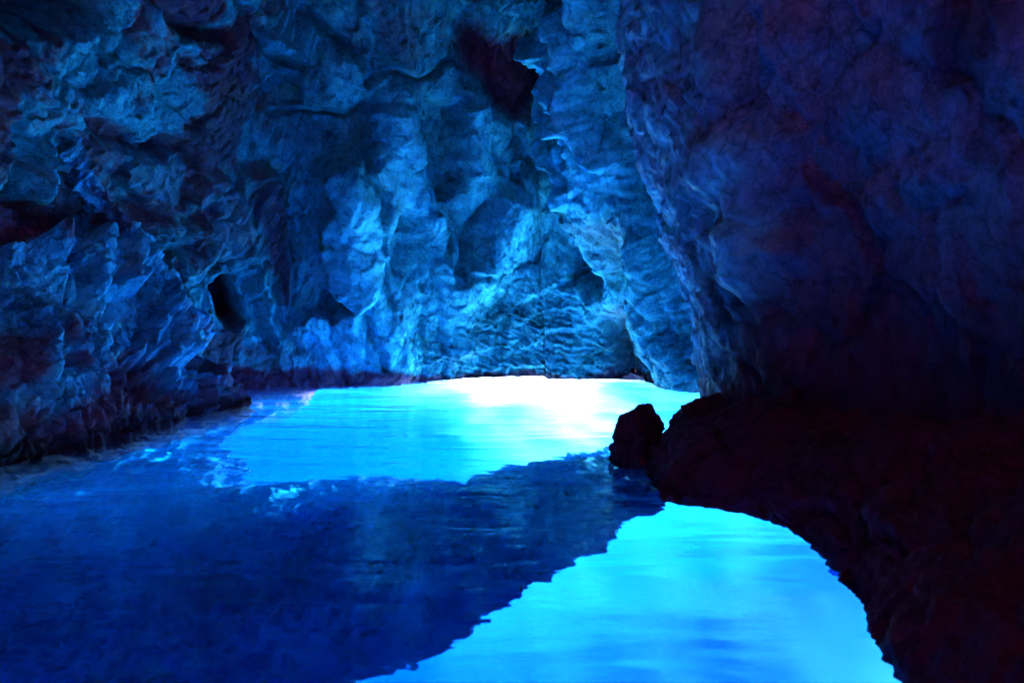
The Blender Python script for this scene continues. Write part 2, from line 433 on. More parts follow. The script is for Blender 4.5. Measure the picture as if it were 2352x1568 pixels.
BACK = [
    ('R', [(1380, -80), (1398, 260), (1480, 470), (1530, 650), (1590, 860)], 70, 0.75), ('R', [(1290, 60), (1360, 260), (1400, 480), (1400, 700)], 45, 0.35),
    ('R', [(790, 400), (805, 560), (840, 700), (880, 840)], 58, 0.6), ('R', [(900, 215), (925, 360), (965, 520), (1010, 640), (1050, 780)], 46, 0.48), ('R', [(1080, 240), (1078, 430)], 34, 0.3), ('R', [(1200, 450), (1150, 540), (1090, 610)], 58, 0.42), ('R', [(700, 740), (760, 800)], 60, 0.25),
    # the long crack under the overhanging top, and the joints between the flutes
    ('S', [(1052, 132), (969, 180), (933, 173), (889, 166), (824, 240), (792, 259), (738, 252), (684, 256), (622, 262)], 0.14, 100, 5),
    ('R', [(1048, 137), (969, 180), (933, 173), (889, 166), (835, 187)], 7, -0.16),
    ('R', [(824, 238), (792, 259), (738, 252), (684, 256), (626, 259)], 7, -0.16),
    ('P', [(1059, 90), (1077, 36), (1105, 47), (1131, 76), (1152, 97), (1177, 75), (1203, 70), (1231, 75), (1264, 68), (1267, 155), (1249, 202), (1235, 230), (1203, 266), (1174, 274), (1145, 248), (1120, 238), (1098, 169), (1069, 140)], -0.32, 36),
    ('R', [(817, 252), (828, 310), (832, 389), (855, 432), (866, 540), (871, 632), (876, 675)], 12, -0.25),
    ('S', [(868, 560), (855, 432), (832, 389), (828, 310), (820, 245)], 0.34, 90, 5),
    ('S', [(832, 706), (806, 692), (759, 652), (755, 614), (740, 586), (746, 508), (761, 477), (747, 450), (735, 410), (712, 365)], 0.5, 125, 4),
    ('P', [(768, 655), (800, 690), (780, 705), (765, 722), (735, 702), (745, 668)], -0.3, 10),
    ('R', [(825, 695), (835, 723), (841, 762), (860, 805), (864, 826)], 6, -0.22),
    ('S', [(690, 745), (725, 705), (765, 722), (785, 697), (824, 697)], 0.28, 80, 6),
    ('P', [(580, 380), (607, 372), (638, 430), (650, 500), (665, 582), (669, 656), (665, 723), (646, 703), (627, 633), (595, 555), (568, 438)], -0.3, 24),
    ('S', [(605, 360), (638, 430), (650, 500), (665, 582), (669, 656), (664, 735)], 0.55, 80, 5),
    ('B', 662, 205, 48, 46, -0.2, 0, 6), ('R', [(615, 205), (630, 170), (665, 156), (700, 175), (706, 210)], 7, 0.10),
    ('B', 780, 175, 42, 58, 0.16, 0, 4),
    ('P', [(972, 230), (1050, 235), (1046, 330), (1048, 400), (1035, 430), (1010, 450), (968, 450), (975, 330)], -0.42, 13),
    ('P', [(978, 182), (1046, 146), (1051, 225), (1000, 232), (978, 226)], 0.16, 12),
    ('S', [(1048, 420), (1046, 330), (1042, 240)], 0.24, 60, 5),
    ('R', [(1116, 462), (1070, 524), (1026, 589), (1016, 610)], 11, -0.22),
    ('S', [(1030, 618), (1090, 560), (1125, 490), (1145, 430)], 0.18, 105, 7),
    ('S', [(1158, 628), (1113, 627), (1034, 612)], 0.22, 60, 5),
    ('S', [(1120, 622), (1120, 690), (1106, 752)], 0.2, 70, 5),
    ('S', [(975, 470), (990, 520), (985, 570), (1000, 640)], 0.22, 50, 6), ('R', [(990, 460), (1000, 540), (1000, 640)], 9, -0.14),
    ('R', [(900, 500), (912, 560), (905, 610)], 16, -0.2), ('B', 915, 500, 22, 26, -0.25, 0, 4),
    ('B', 960, 660, 50, 70, 0.16, 20, 3), ('B', 1045, 660, 60, 40, 0.2, 0, 3),
    # crinkled beds low on the right
    ('S', [(1340, 640), (1260, 665), (1202, 686), (1141, 744), (1105, 766)], 0.110, 55, 7),
    ('S', [(1372, 742), (1285, 754), (1238, 776), (1195, 800)], 0.110, 55, 7),
    ('S', [(1150, 783), (1087, 816), (1019, 818), (968, 844), (910, 868)], 0.121, 45, 7),
    ('S', [(1350, 700), (1270, 706), (1200, 735), (1160, 765)], 0.066, 35, 6),
    ('S', [(1330, 860), (1270, 838), (1190, 850), (1100, 855)], 0.099, 40, 6),
    ('R', [(1343, 645), (1372, 686), (1386, 758), (1392, 800)], 11, 0.26),
    ('P', [(1320, 580), (1372, 590), (1382, 655), (1340, 640), (1310, 650)], -0.4, 16),
    ('R', [(1350, 470), (1372, 560), (1384, 650)], 18, -0.34), ('S', [(1395, 640), (1388, 560), (1375, 470), (1350, 400)], 0.3, 60, 6),
    ('B', 1420, 780, 40, 70, -0.4, -10, 3), ('B', 1450, 560, 40, 70, -0.35, 0, 3),
    ('S', [(1500, 830), (1490, 700), (1510, 600), (1500, 500)], 0.25, 60, 6),
    # fins on the upper right
    ('R', [(1343, 20), (1372, 90), (1397, 180), (1404, 262)], 13, 0.4),
    ('R', [(1288, 85), (1347, 169), (1402, 268), (1450, 350)], 9, 0.32),
    ('R', [(1258, 145), (1314, 209), (1352, 262), (1385, 340)], 11, -0.34),
    ('R', [(1268, 170), (1300, 240), (1340, 330), (1390, 430)], 8, 0.24),
    ('R', [(1228, 255), (1257, 324), (1275, 400), (1300, 500)], 10, -0.28), ('R', [(1250, 270), (1290, 360), (1330, 440), (1360, 480)], 9, 0.22),
    ('R', [(1385, 130), (1375, 220), (1390, 300)], 9, -0.24), ('R', [(1310, 60), (1325, 130), (1330, 190)], 9, -0.22),
    ('R', [(1180, 300), (1165, 380), (1200, 440)], 12, -0.18), ('R', [(1120, 330), (1150, 400), (1130, 450)], 10, -0.16),
    ('R', [(1215, 360), (1180, 400), (1160, 420)], 12, -0.2),
    # upper left: slabs and hollows
    ('P', [(405, 100), (450, 86), (547, 112), (520, 135), (500, 150), (450, 148), (425, 125)], 0.12, 6),
    ('P', [(587, 48), (610, 36), (624, 58), (600, 68)], 0.14, 5), ('P', [(626, 98), (640, 92), (682, 118), (664, 127), (640, 115)], 0.14, 5),
    ('R', [(560, 0), (600, 60), (640, 130), (700, 160)], 9, -0.2), ('R', [(700, 20), (760, 70), (810, 130)], 12, -0.26),
    ('R', [(375, -10), (385, 30), (430, 70), (520, 80)], 16, -0.3),
    ('P', [(190, 275), (240, 268), (300, 300), (352, 357), (300, 345), (230, 322)], -0.3, 18),
    ('P', [(345, 345), (400, 315), (450, 330), (458, 358), (360, 362)], -0.25, 16),
    ('P', [(-60, -60), (270, -60), (250, 40), (200, 70), (90, 90), (-60, 120)], -0.6, 30),
    ('P', [(475, 646), (504, 637), (533, 636), (554, 686), (562, 736), (540, 756), (511, 735), (493, 690)], -0.8, 14),
    ('S', [(480, 380), (540, 440), (570, 520), (560, 620)], 0.3, 110, 9),
    ('R', [(300, 470), (400, 500), (480, 480)], 14, -0.2), ('R', [(310, 560), (380, 580), (470, 560)], 12, -0.2),
    ('S', [(480, 520), (400, 540), (300, 520)], 0.22, 60, 5), ('S', [(500, 600), (420, 640), (340, 630)], 0.22, 60, 5),
    ('R', [(560, 640), (590, 720), (620, 800)], 10, -0.2), ('R', [(610, 600), (630, 700), (680, 800)], 10, -0.16),
    ('R', [(590, 640), (640, 780)], 10, 0.14), ('R', [(40, 300), (60, 380), (40, 440)], 16, -0.3), ('R', [(90, 330), (100, 400), (85, 460)], 12, 0.25),
]
BACK_LIT = [  # rib, columns and slabs that catch the glow, brightened in the colour
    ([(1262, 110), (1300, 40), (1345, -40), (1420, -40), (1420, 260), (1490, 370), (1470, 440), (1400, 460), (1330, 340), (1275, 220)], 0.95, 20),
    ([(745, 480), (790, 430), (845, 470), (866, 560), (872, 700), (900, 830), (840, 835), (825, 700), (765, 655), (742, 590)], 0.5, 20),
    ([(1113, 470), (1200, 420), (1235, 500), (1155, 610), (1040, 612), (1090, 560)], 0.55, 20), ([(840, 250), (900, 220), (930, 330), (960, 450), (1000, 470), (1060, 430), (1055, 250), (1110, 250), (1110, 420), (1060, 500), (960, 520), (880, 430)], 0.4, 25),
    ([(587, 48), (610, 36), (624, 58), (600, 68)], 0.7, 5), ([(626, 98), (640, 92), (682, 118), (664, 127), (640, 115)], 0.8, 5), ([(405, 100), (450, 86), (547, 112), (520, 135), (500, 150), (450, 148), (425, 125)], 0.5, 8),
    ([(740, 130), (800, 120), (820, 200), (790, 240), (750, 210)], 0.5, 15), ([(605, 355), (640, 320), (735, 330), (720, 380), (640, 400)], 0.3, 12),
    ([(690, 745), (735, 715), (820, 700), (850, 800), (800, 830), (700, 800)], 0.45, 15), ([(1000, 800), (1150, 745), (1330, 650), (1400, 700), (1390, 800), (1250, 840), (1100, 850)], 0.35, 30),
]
BACK_SHADE = [  # shade of hollows and recesses, painted as maroon
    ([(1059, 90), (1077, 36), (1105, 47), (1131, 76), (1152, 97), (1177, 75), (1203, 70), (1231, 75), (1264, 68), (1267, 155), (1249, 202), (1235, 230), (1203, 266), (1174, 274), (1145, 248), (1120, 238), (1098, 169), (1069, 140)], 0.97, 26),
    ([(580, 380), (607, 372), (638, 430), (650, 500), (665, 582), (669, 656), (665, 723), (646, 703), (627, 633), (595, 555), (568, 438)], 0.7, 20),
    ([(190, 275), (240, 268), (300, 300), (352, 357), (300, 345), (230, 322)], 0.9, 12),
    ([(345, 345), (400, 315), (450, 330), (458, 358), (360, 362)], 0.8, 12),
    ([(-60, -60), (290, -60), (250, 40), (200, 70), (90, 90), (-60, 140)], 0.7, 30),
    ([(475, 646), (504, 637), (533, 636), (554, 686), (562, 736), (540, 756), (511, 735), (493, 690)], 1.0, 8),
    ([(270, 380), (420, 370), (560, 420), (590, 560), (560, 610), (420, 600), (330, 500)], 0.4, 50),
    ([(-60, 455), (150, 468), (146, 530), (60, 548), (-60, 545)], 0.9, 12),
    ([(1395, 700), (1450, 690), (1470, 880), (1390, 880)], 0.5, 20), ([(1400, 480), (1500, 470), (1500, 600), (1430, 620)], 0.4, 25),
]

def build_back():
    ns = int(820 * RES)
    V, n = sheet(BACK_PLAN, ns, back_prof)
    nv = V.shape[1]; P = V.reshape(-1, 3); Nn = n.reshape(-1, 3)
    px, py = project(P); px, py = warp(P, px, py, 9)
    calm = np.clip(blob(px, py, 930, 420, 330, 330, 1.0, 0, 4) + 0.8 * blob(px, py, 760, 760, 160, 120, 1.0, 0, 4), 0, 1)
    d = relief(px, py, BACK) + rock_noise(P, 0.24, 0.115, 0.016, calm=calm, fac3=0.034, grain=0.38 + 0.45 * (1 - sst(px, 450, 800)))
    zone = plate(px, py, [(905, 860), (1000, 770), (1150, 700), (1340, 610), (1400, 660), (1400, 870), (1180, 880)], 1.0, 50)
    Qd = P @ np.array([[1, 0, 0.45], [0, 1, 0], [-0.45, 0, 1]]) * np.array([1.5, 1.5, 6.0])
    d += zone * (0.045 * ridged(Qd + 0.5 * np.stack([fbm(P * 2 + 7, 3)] * 3, 1), 4, 0.55) + 0.03 * fbm(Qd * 2.3, 3))
    P2 = P + Nn * d[:, None]
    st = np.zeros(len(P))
    for poly, a, w in BACK_SHADE: st = np.maximum(st, plate(px, py, poly, a, w))
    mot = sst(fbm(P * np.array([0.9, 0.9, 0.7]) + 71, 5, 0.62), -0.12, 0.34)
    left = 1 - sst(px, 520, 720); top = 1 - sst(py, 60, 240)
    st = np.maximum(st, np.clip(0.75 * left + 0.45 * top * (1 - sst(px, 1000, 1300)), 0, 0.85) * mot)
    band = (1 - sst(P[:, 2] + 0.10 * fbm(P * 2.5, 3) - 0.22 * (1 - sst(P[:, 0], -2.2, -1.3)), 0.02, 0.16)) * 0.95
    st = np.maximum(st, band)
    painted_lit = np.zeros(len(P)); pm = 0.45 + 0.55 * sst(fbm(P * 2.6 + 11, 5, 0.62), -0.35, 0.25)
    for poly, a, w in BACK_LIT: painted_lit = np.maximum(painted_lit, plate(px, py, poly, a, w) * pm)
    painted_lit *= 1 - st
    painted_dim = 1 - sst(P[:, 2] + 0.5 * fbm(P * 1.3 + 51, 4, 0.6), 0.7, 1.5)  # low wall dimmed in the colour, so the light sits higher up
    painted_dim *= sst(px, 900, 1050)
    o = grid_mesh('cave_wall', P2, ns, nv, M_wall, {'stain_shade': st})
    H = lambda k: inpoly(px, py, BACK_SHADE[k][0]) > 0
    split_parts(o, P2, ns, nv, M_wall, {'stain_shade': st, 'painted_lit': painted_lit, 'painted_dim': painted_dim}, [('hollow', H(0), 'dark maroon hollow high in the wall'), ('hollow', H(2), 'long slanting dark hollow'), ('hollow', H(3), 'short dark hollow under a ledge'),
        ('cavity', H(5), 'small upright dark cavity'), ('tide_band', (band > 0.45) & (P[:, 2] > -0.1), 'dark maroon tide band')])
    return tag(o, 'tall fluted blue-lit rock wall at the back of the cave, above the white glow', 'cave wall')
build_back()

# ------------------------------------------------------------------ right wall
RIGHT_PLAN = [(5.0, 12.9), (4.2, 11.9), (3.15, 10.5), (2.5, 9.4), (2.16, 8.5), (2.08, 7.7), (2.25, 6.9), (2.62, 6.1), (2.98, 5.1), (3.15, 3.8), (3.15, 2.4), (3.0, 1), (2.6, -2), (2.2, -4.5)]
def right_prof(C):
    nv = int(460 * RES); t = np.linspace(0, 1, nv)
    zt = np.interp(t, [0, 0.04, 0.88, 1.0], [0, 1, 2, 3])
    k0 = np.clip(zt, 0, 1); k1 = np.clip(zt - 1, 0, 1); k2 = np.clip(zt - 2, 0, 1)
    zb = (-0.14 - 2.7 * (1 - sst(C[:, 1], 6.8, 8.0)))[:, None]
    Z = np.where((zt <= 1)[None], zb * (1 - k0)[None] - 0.10 * k0[None], np.where(zt <= 2, -0.10 + 7.1 * k1, 7.0 + 1.8 * np.sin(k2 * math.pi / 2))[None])
    zz = np.maximum(Z, 0); L = 0.255 * np.minimum(zz, 3.3) + 0.10 * np.maximum(zz - 3.3, 0) + 5.0 * (1 - np.cos(k2 * math.pi / 2))[None] - 0.7 * (1 - k0)[None]
    return Z, L
RIGHT = [
    ('B', 1700, 370, 85, 95, 0.16, 15, 3), ('B', 1740, 560, 80, 110, 0.18, 0, 3),
    ('B', 1690, 350, 62, 75, 0.110, 10, 3), ('B', 1722, 510, 45, 70, 0.110, -5, 3), ('B', 1745, 612, 42, 52, 0.088, -15, 3),
    ('B', 1850, 560, 60, 50, 0.099, 0, 3), ('B', 1650, 150, 55, 100, 0.099, -4, 3), ('B', 1820, 90, 55, 75, 0.088, 5, 3),
    ('B', 2020, 260, 90, 80, 0.099, 0, 3), ('B', 1810, 310, 40, 50, 0.077, 0, 3), ('B', 2030, 470, 60, 70, 0.083, 0, 3), ('B', 2130, 390, 60, 50, 0.077, 0, 3),
    ('R', [(1736, 43), (1742, 126), (1728, 223)], 11, -0.080), ('R', [(1890, 20), (1887, 90), (1865, 180)], 9, -0.070),
    ('R', [(1770, 30), (1750, 60)], 8, -0.060), ('R', [(1600, 20), (1575, 80)], 8, -0.060), ('R', [(2010, 40), (1995, 110)], 8, -0.070),
    ('R', [(1830, 245), (1860, 300), (1840, 380)], 10, -0.060), ('R', [(1950, 300), (1955, 345)], 12, -0.060), ('R', [(1870, 320), (1960, 330)], 10, -0.040),
    ('R', [(1855, 400), (1930, 440), (1960, 500), (2000, 560)], 14, -0.060), ('R', [(1780, 600), (1790, 680), (1760, 740)], 9, -0.060),
    ('R', [(1895, 640), (1880, 700), (1840, 760)], 9, -0.060), ('R', [(1965, 640), (1970, 710)], 8, -0.060), ('R', [(2180, 470), (2230, 430)], 8, -0.070),
    ('R', [(2100, 340), (2080, 400)], 8, -0.050), ('R', [(2030, 480), (2020, 560), (1990, 640)], 8, -0.060), ('R', [(1660, 560), (1680, 660), (1740, 740)], 12, -0.060),
    ('R', [(1560, 180), (1580, 230), (1620, 260)], 12, -0.070), ('R', [(1530, 320), (1560, 420), (1590, 480)], 12, -0.060), ('R', [(1640, 470), (1620, 530)], 12, -0.070),
]
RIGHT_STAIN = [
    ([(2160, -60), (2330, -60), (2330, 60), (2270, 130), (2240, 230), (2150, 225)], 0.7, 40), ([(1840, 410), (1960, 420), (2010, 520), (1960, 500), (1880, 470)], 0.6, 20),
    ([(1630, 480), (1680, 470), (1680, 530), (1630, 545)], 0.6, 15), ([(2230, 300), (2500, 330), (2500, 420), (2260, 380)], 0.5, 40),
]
def build_right():
    ns = int(560 * RES)
    V, n = sheet(RIGHT_PLAN, ns, right_prof)
    nv = V.shape[1]; P = V.reshape(-1, 3); Nn = n.reshape(-1, 3)
    px, py = project(P); px, py = warp(P, px, py, 16)
    d = relief(px, py, RIGHT) + rock_noise(P, 0.11, 0.06, 0.012, 100, stretch=(1, 1, 0.8), fac3=0.012 + 0.02 * (1 - sst(px, 1500, 1700)))
    st = np.zeros(len(P))
    for poly, a, w in RIGHT_STAIN: st = np.maximum(st, plate(px, py, poly, a, w))
    st = np.maximum(st, 1 - sst(P[:, 2] + 0.25 * fbm(P * 1.2, 3) + 0.0 * P[:, 1], 0.9, 2.6))  # shade over the lower wall painted in as maroon
    painted_lit = (1 - sst(px + 90 * fbm(P * 1.4 + 61, 4, 0.6), 1520, 1760)) * (0.35 + 0.65 * sst(fbm(P * 2.2 + 41, 5, 0.62), -0.3, 0.3)) * sst(P[:, 2], 0.2, 1.2) * (px > 0)  # lit rim painted paler, to blend with the back wall
    painted_lit = np.maximum(painted_lit * 0.5, 0.55 * np.maximum(blob(px, py, 1700, 370, 70, 85, 1.0, 15, 3), blob(px, py, 1735, 550, 65, 110, 1.0, 0, 3)))  # light on the two bulges painted in too
    o = grid_mesh('cave_wall', P + Nn * d[:, None], ns, nv, M_right, {'stain_shade': st * (1 - painted_lit), 'painted_lit': painted_lit})
    return tag(o, 'dim purple rock wall on the right, rising above the dark maroon rock mass', 'cave wall')
build_right()

# ------------------------------------------------------------------ left spur
SPUR_PLAN = [(-4.4, -2), (-4.6, 3), (-4.75, 6), (-4.45, 7.3), (-4.25, 8.4), (-3.95, 9.6), (-3.72, 10.5), (-3.8, 11.0), (-4.2, 11.3), (-5.0, 11.5), (-6.5, 11.6)]
def spur_prof(C):
    nv = int(380 * RES); t = np.linspace(0, 1, nv)
    Z = -3.0 + 3.0 * np.minimum(t / 0.15, 1) + 3.2 * np.clip((t - 0.15) / 0.85, 0, 1)
    Z = np.repeat(Z[None], len(C), 0)
    zz = np.maximum(Z, 0)
    L = -0.30 * zz - 0.12 * zz ** 2 + 0.35 * np.minimum(Z, 0) * 0.3
    return Z, L
SPUR = [
    ('S', [(140, 520), (180, 570), (190, 610)], 0.2, 60, 6), ('S', [(225, 515), (281, 571), (310, 628), (313, 680)], 0.4, 90, 6),
    ('S', [(345, 705), (389, 729), (425, 765), (450, 825)], 0.35, 90, 5), ('S', [(470, 655), (511, 729), (538, 776), (538, 830)], 0.25, 80, 6),
    ('P', [(446, 780), (500, 790), (520, 840), (490, 855), (455, 830)], -0.4, 10),
    ('P', [(266, 815), (382, 812), (390, 900), (370, 925), (290, 900)], -0.3, 14),
    ('B', 205, 620, 40, 80, 0.2, -10, 3), ('R', [(155, 560), (190, 640), (200, 730)], 14, -0.22), ('R', [(245, 650), (250, 720)], 12, -0.2),
    ('R', [(40, 700), (100, 740), (150, 840)], 16, -0.25), ('B', 120, 800, 50, 60, 0.2, 0, 3), ('R', [(330, 760), (350, 830)], 10, -0.2),
    ('R', [(400, 850), (410, 930)], 9, 0.2), ('R', [(440, 860), (450, 940)], 9, -0.2), ('R', [(480, 860), (500, 930)], 9, 0.18), ('R', [(515, 850), (525, 930)], 8, -0.15),
    ('S', [(0, 560), (80, 560), (140, 530)], 0.2, 60, 6),
]
SPUR_SHADE = [  # dark hollows of the spur, their shade painted as maroon
    ([(266, 815), (382, 812), (390, 900), (370, 925), (290, 900)], 0.9, 14), ([(446, 780), (500, 790), (520, 840), (490, 855), (455, 830)], 0.8, 10),
    ([(-60, 740), (90, 780), (95, 870), (0, 880), (-60, 900)], 0.8, 20), ([(-60, 890), (140, 960), (100, 1100), (-60, 1100)], 0.8, 30),
    ([(-60, 440), (150, 450), (150, 530), (60, 548), (-60, 560)], 0.9, 15),
]
def build_spur():
    ns = int(640 * RES)
    V, n = sheet(SPUR_PLAN, ns, spur_prof)
    nv = V.shape[1]; P = V.reshape(-1, 3); Nn = n.reshape(-1, 3)
    px, py = project(P); px, py = warp(P, px, py, 14)
    d = relief(px, py, SPUR) + rock_noise(P, 0.24, 0.15, 0.02, 200, fac3=0.04)
    st = np.zeros(len(P))
    for poly, a, w in SPUR_SHADE: st = np.maximum(st, plate(px, py, poly, a, w))
    st = np.maximum(st, 0.9 * (1 - sst(P[:, 2] + 0.4 * fbm(P * 1.3, 5, 0.6), 0.2, 0.65)))
    st = np.maximum(st, 0.85 * sst(fbm(P * 1.1 + 91, 5, 0.62), 0.05, 0.5))
    painted_lit = np.zeros(len(P)); pm = 0.3 + 0.7 * sst(fbm(P * 2.4 + 31, 5, 0.62), -0.3, 0.3)  # lit crests of the spur, painted paler
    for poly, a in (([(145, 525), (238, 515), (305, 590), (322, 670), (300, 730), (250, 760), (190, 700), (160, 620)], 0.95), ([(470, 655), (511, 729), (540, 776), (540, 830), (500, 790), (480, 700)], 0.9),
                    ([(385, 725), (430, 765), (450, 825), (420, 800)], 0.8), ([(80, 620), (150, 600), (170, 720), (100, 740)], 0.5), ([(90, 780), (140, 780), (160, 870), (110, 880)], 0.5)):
        painted_lit = np.maximum(painted_lit, plate(px, py, poly, a, 20) * pm)
    st = st * (1 - 0.9 * painted_lit)
    o = grid_mesh('rock_spur', P + Nn * d[:, None], ns, nv, M_spur, {'stain_shade': np.where(P[:, 2] < 0.06, 1.0, st), 'painted_lit': painted_lit, 'painted_dim': 1 - sst(P[:, 2] + 0.15 * fbm(P * 2, 3), 0.05, 0.3)})  # foot darkened in the colour to dim its lit shoreline
    return tag(o, 'craggy rock spur running into the water below the left wall', 'rock')
build_spur()

# ------------------------------------------------------------------ dark rock on the right
DARK_PLAN = [(3.6, 12.2, 0.9), (2.85, 11.2, 0.9), (2.42, 9.9, 0.9), (2.15, 9.2, 0.8), (1.8, 8.6, 0.7), (1.42, 7.9, 0.8), (1.12, 7.3, 0.9), (1.15, 6.6, 1.2), (1.15, 5.9, 1.3), (1.75, 5.62, 1.3), (1.88, 4.7, 1.3), (1.72, 3.75, 1.3), (1.6, 3.2, 1.3), (1.5, 2, 1.3), (1.5, -3, 1.3)]
def dark_prof(C):
    nv = int(300 * RES); t = np.linspace(0, 1, nv)
    zt = np.interp(t, [0, 0.12, 1.0], [0, 1, 2]); k0 = np.clip(zt, 0, 1); k1 = np.clip(zt - 1, 0, 1)
    Z = np.where(zt <= 1, -0.16 + 0.11 * k0, 0)
    Z = np.where((zt <= 1)[None], Z[None], -0.05 + C[:, 2:3] * k1[None])
    st_ = (0.25 + 0.75 * (1 - sst(C[:, 1], 8.4, 9.8)))[:, None]
    st_ = st_ * (0.5 + 0.5 * (1 - sst(C[:, 1], 6.6, 7.3)))[:, None]
    L = st_ * (-0.55 * np.maximum(Z, 0) - 0.28 * np.maximum(Z, 0) ** 2) - 0.9 * (1 - k0)[None] - 1.6 * (k1 ** 3)[None]
    return Z, L
DARK = []
def build_dark():
    ns = int(520 * RES)
    V, n = sheet(DARK_PLAN, ns, dark_prof, (1.0, 0.1, 0.65))
    nv = V.shape[1]; P = V.reshape(-1, 3); Nn = n.reshape(-1, 3)
    px, py = project(P)
    d = relief(px, py, DARK) + rock_noise(P, 0.10, 0.07, 0.02, 300)
    o = grid_mesh('rock_outcrop', P + Nn * d[:, None], ns, nv, M_right, {'stain_shade': 1 - 0.3 * sst(P[:, 2] + 0.2 * fbm(P * 1.5, 3), 0.8, 1.6)})
    return tag(o, 'broad dark maroon rock mass sloping down to overhang the near pool', 'rock')
build_dark()

def lump(name, c, rad, n, mat, big, fac, fine, seed, stain_shade, fac3=0.03):
    """a closed rounded rock: a rectangular grid wrapped round a ball, pushed out by the rock noise"""
    nu, nv = 2 * n, n
    th = np.linspace(0, 2 * math.pi, nu); ph = np.linspace(0.0, math.pi, nv)
    T_, P_ = np.meshgrid(th, ph, indexing='ij')
    d = np.stack([np.cos(T_) * np.sin(P_), np.sin(T_) * np.sin(P_), -np.cos(P_)], -1).reshape(-1, 3)
    d = np.where(np.abs(d) < 1e-12, 0, d)
    P = np.array(c) + d * np.array(rad)
    P = P + d * rock_noise(P, big, fac, fine, seed, fac3=fac3)[:, None]
    return grid_mesh(name, P, nu, nv, mat, {'stain_shade': np.full(len(P), stain_shade)})
o = lump('boulder', (1.22, 7.42, 0.0), (0.24, 0.28, 0.43), 120, M_right, 0.08, 0.17, 0.03, 433, 1.0, 0.02)
tag(o, 'small dark round-topped boulder at the waterline, between the white glow and the dark rock mass', 'boulder')
o = lump('hanging_rock', (0.47, 12.1, 6.08), (0.72, 0.75, 0.62), 190, M_wall, 0.20, 0.26, 0.07, 500, 0.0, 0.06)
tag(o, 'knobbly teal-lit rock lump hanging at the top, right above the dark hollow', 'rock')

# ------------------------------------------------------------------ submerged ledge
LEDGE_PX = [(1470, 1010), (1393, 1031), (1285, 1050), (1200, 1072), (1112, 1090), (1058, 1115), (1004, 1108), (896, 1099), (752, 1101), (666, 1115), (576, 1108), (558, 1058),
            (500, 1020), (560, 980), (640, 945), (540, 930), (300, 920), (60, 960), (-300, 1050), (-700, 1300), (-600, 1800), (500, 1800),
            (870, 1568), (950, 1530), (1040, 1470), (1100, 1420), (1170, 1375), (1250, 1340), (1300, 1305), (1370, 1290), (1390, 1262), (1440, 1212), (1510, 1166), (1560, 1120)]
def build_ledge():
    def ld(x, y):
        r_ = np.hypot(x - 1.1, y - 7.2); return 0.45 + 0.40 * sst(r_, 0.2, 1.3) + 0.10 * r_
    poly = []
    for x, y in LEDGE_PX:
        d_ = 0.5
        for _ in range(6): d_ = float(ld(*water_point(x, y, d_)))
        poly.append(water_point(x, y, d_))
    # rock under the right-hand mass as well
    nx, ny = int(620 * RES), int(680 * RES)
    x = np.linspace(-6.5, 2.4, nx); y = np.interp(np.linspace(0, 1, ny), [0, 0.12, 1], [-1.5, 2.4, 12.6])
    X, Y = np.meshgrid(x, y, indexing='ij')
    X, Y = X.ravel(), Y.ravel()
    Q = np.stack([X, Y, np.zeros_like(X)], 1)
    wx = X + 0.10 * fbm(Q * 2.2, 4); wy = Y + 0.10 * fbm(Q * 2.2 + 40, 4)
    sd = inpoly(wx, wy, poly)
    top = -ld(X, Y) - 0.05 * np.clip(sd, 0, 2.0)
    # falls away to the near left
    top -= 0.2 * sst(-(X + 0.55 * (Y - 5)), -0.5, 3.0)
    lump = 0.22 * fbm(Q * 0.9 + 4, 4) + 0.22 * ridged(Q * 1.5 + 8 + 0.3 * np.stack([fbm(Q * 1.2), fbm(Q * 1.2 + 9), 0 * X], 1), 4, 0.5) + 0.10 * fbm(Q * 3.6 + 2, 4, 0.6) + 0.07 * ridged(Q * 4.4 + 0.4 * np.stack([fbm(Q * 2), fbm(Q * 2 + 9), 0 * X], 1), 3)
    t, e, v = facets(Q * 1.6 + 0.2 * np.stack([fbm(Q), fbm(Q + 9), 0 * X], 1), 9)
    top = np.minimum(top + (lump + 0.10 * t) * (0.35 + 0.65 * sst(sd, 0, 0.5)), -0.06)
    keep = sd > 0.0
    g = sd.reshape(nx, ny); gx, gy = np.gradient(g, x, y); gx, gy = gx.ravel(), gy.ravel()
    l2 = np.maximum(gx * gx + gy * gy, 0.3); mv = np.where(keep & (sd < 0.035), np.minimum(sd, 0.035), 0.0)
    Xs, Ys = X - mv * gx / l2, Y - mv * gy / l2
    bot = top - 0.03 - np.clip(0.8 * (sd - 0.03), 0, 0.9)
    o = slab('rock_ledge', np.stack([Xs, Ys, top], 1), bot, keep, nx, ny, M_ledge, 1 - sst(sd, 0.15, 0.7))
    return tag(o, 'wide submerged rock ledge crossing the water between spur and dark rock', 'rock ledge')
build_ledge()

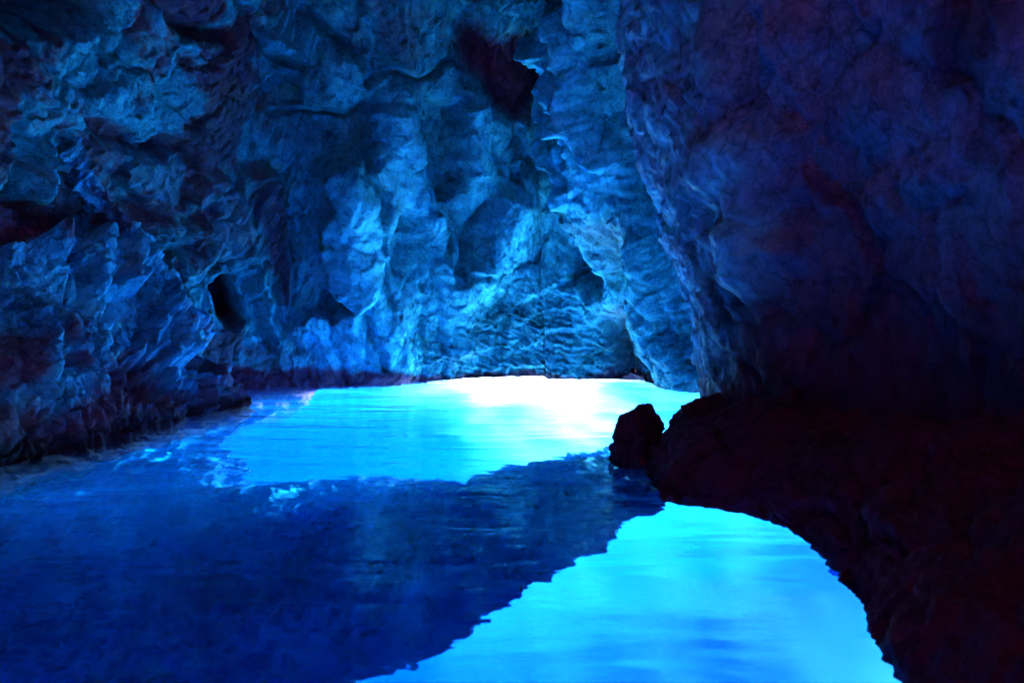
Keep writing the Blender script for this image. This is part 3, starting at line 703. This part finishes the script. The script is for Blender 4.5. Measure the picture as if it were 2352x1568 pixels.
# ------------------------------------------------------------------ sea bed and water
GLOW_BANK = [water_point(x_, y_, 2.2) for x_, y_ in [(930, 868), (950, 905), (1040, 950), (1180, 1010), (1290, 1090), (1420, 1040), (1450, 975), (1370, 905), (1310, 873)]]  # sand follows the outline of the white glow, painting it on the bed
GLOW_BANK = [(-14, 17.5)] + GLOW_BANK + [(6, 19.5), (22, 22), (22, 40), (-14, 40)]
def build_bed():
    nx, ny = 320, 400
    x = np.linspace(-14, 22, nx); y = np.linspace(-10, 40, ny)
    X, Y = np.meshgrid(x, y, indexing='ij'); X, Y = X.ravel(), Y.ravel()
    Q = np.stack([X, Y, 0 * X], 1)
    near = 1 - np.clip((Y - 3) / 8, 0, 1)
    Z = -2.2 - 2.2 * near - 1.2 * (1 - sst(X, -3.5, -0.5)) * (Y < 16) + 0.12 * fbm(Q * 0.4, 3) + 0.02 * fbm(Q * 2, 3)
    sd = inpoly(X + 0.25 * fbm(Q * 0.9 + 3, 4), Y + 0.25 * fbm(Q * 0.9 + 33, 4), GLOW_BANK)
    o = grid_mesh('seabed', np.stack([X, Y, Z], 1), nx, ny, M_sand, {'glow_sand': sst(sd, -0.9, 0.9)})
    tag(o, kind='structure')
build_bed()

def build_water():
    x0, x1, y0, y1, zb = -8.5, 3.7, -4.6, 15.0, -6.5
    me = bpy.data.meshes.new('water')
    v = [(x0, y0, zb), (x1, y0, zb), (x1, y1, zb), (x0, y1, zb), (x0, y0, 0), (x1, y0, 0), (x1, y1, 0), (x0, y1, 0)]
    f = [(0, 3, 2, 1), (4, 5, 6, 7), (0, 1, 5, 4), (1, 2, 6, 5), (2, 3, 7, 6), (3, 0, 4, 7)]
    me.from_pydata(v, [], f); me.update(); me.materials.append(M_water)
    o = bpy.data.objects.new('water', me); col.objects.link(o)
    tag(o, kind='structure')
build_water()

def build_roof():
    nx, ny = 120, 180
    x = np.linspace(-9, 7, nx); y = np.concatenate([np.full(20, -0.5), np.linspace(-0.5, 17, ny - 20)])
    X, Y = np.meshgrid(x, y, indexing='ij')
    drop = np.concatenate([np.linspace(0.6, 0, 20), np.zeros(ny - 20)])[None].repeat(nx, 0).ravel()  # gap and hanging lip added behind the camera to shape the daylight
    X, Y = X.ravel(), Y.ravel()
    Q = np.stack([X, Y, 0 * X], 1)
    o = grid_mesh('ceiling', np.stack([X, Y, 8.2 - drop + 0.35 * fbm(Q * 0.6, 4)], 1), nx, ny, M_wall, {'stain_shade': np.full(len(X), 0.3)})
    tag(o, kind='structure')
build_roof()

def build_outer():
    """an unseen shell added behind the rock faces, so that the sun only comes in under water"""
    def out(prof, plan):
        def p(C):
            Z, L = prof(C); k = Z[0] > -0.2
            Z, L = Z[:, ::8], L[:, ::8]
            return np.maximum(Z, 0.8), L - 1.0
        V, n = sheet(plan, 120, p)
        tag(grid_mesh('sun_block', V.reshape(-1, 3), 120, V.shape[1], M_spur, {'stain_shade': np.zeros(V.shape[0] * V.shape[1])}), kind='structure')
    out(back_prof, BACK_PLAN[3:]); out(right_prof, RIGHT_PLAN[:-4])
build_outer()

def build_rear():
    nx, ny = 80, 80
    x = np.linspace(-9, 7, nx); z = np.linspace(-5, 12, ny)
    X, Z = np.meshgrid(x, z, indexing='ij'); X, Z = X.ravel(), Z.ravel()
    Q = np.stack([X, 0 * X, Z], 1)
    o = grid_mesh('wall', np.stack([X, -4.2 + 0.3 * fbm(Q * 0.6, 4), Z], 1), nx, ny, M_red, {'stain_shade': np.zeros(len(X))})  # unseen wall added to close the rear and bounce red light
    tag(o, kind='structure')
build_rear()

# ------------------------------------------------------------------ sun and sky
SUN_EL, SUN_AZ = 7.5, 58.0        # azimuth of the sun measured from straight ahead towards the right
to_sun = Vector((math.sin(R(SUN_AZ)) * math.cos(R(SUN_EL)), math.cos(R(SUN_AZ)) * math.cos(R(SUN_EL)), math.sin(R(SUN_EL))))
sd_ = bpy.data.lights.new('sun', 'SUN'); so = bpy.data.objects.new('sun', sd_); col.objects.link(so)
sd_.energy = 5.0; sd_.angle = R(28); sd_.color = (1.0, 0.96, 0.9)
so.rotation_euler = to_sun.to_track_quat('Z', 'Y').to_euler(); so.location = (8, 16, 12)
w = bpy.data.worlds.new('World'); sc.world = w; w.use_nodes = True
nt = w.node_tree; bg = nt.nodes['Background']
sky = nt.nodes.new('ShaderNodeTexSky'); sky.sky_type = 'NISHITA'; sky.sun_disc = False
sky.sun_elevation = R(SUN_EL); sky.sun_rotation = R(SUN_AZ)
nt.links.new(sky.outputs[0], bg.inputs[0]); bg.inputs[1].default_value = 0.15
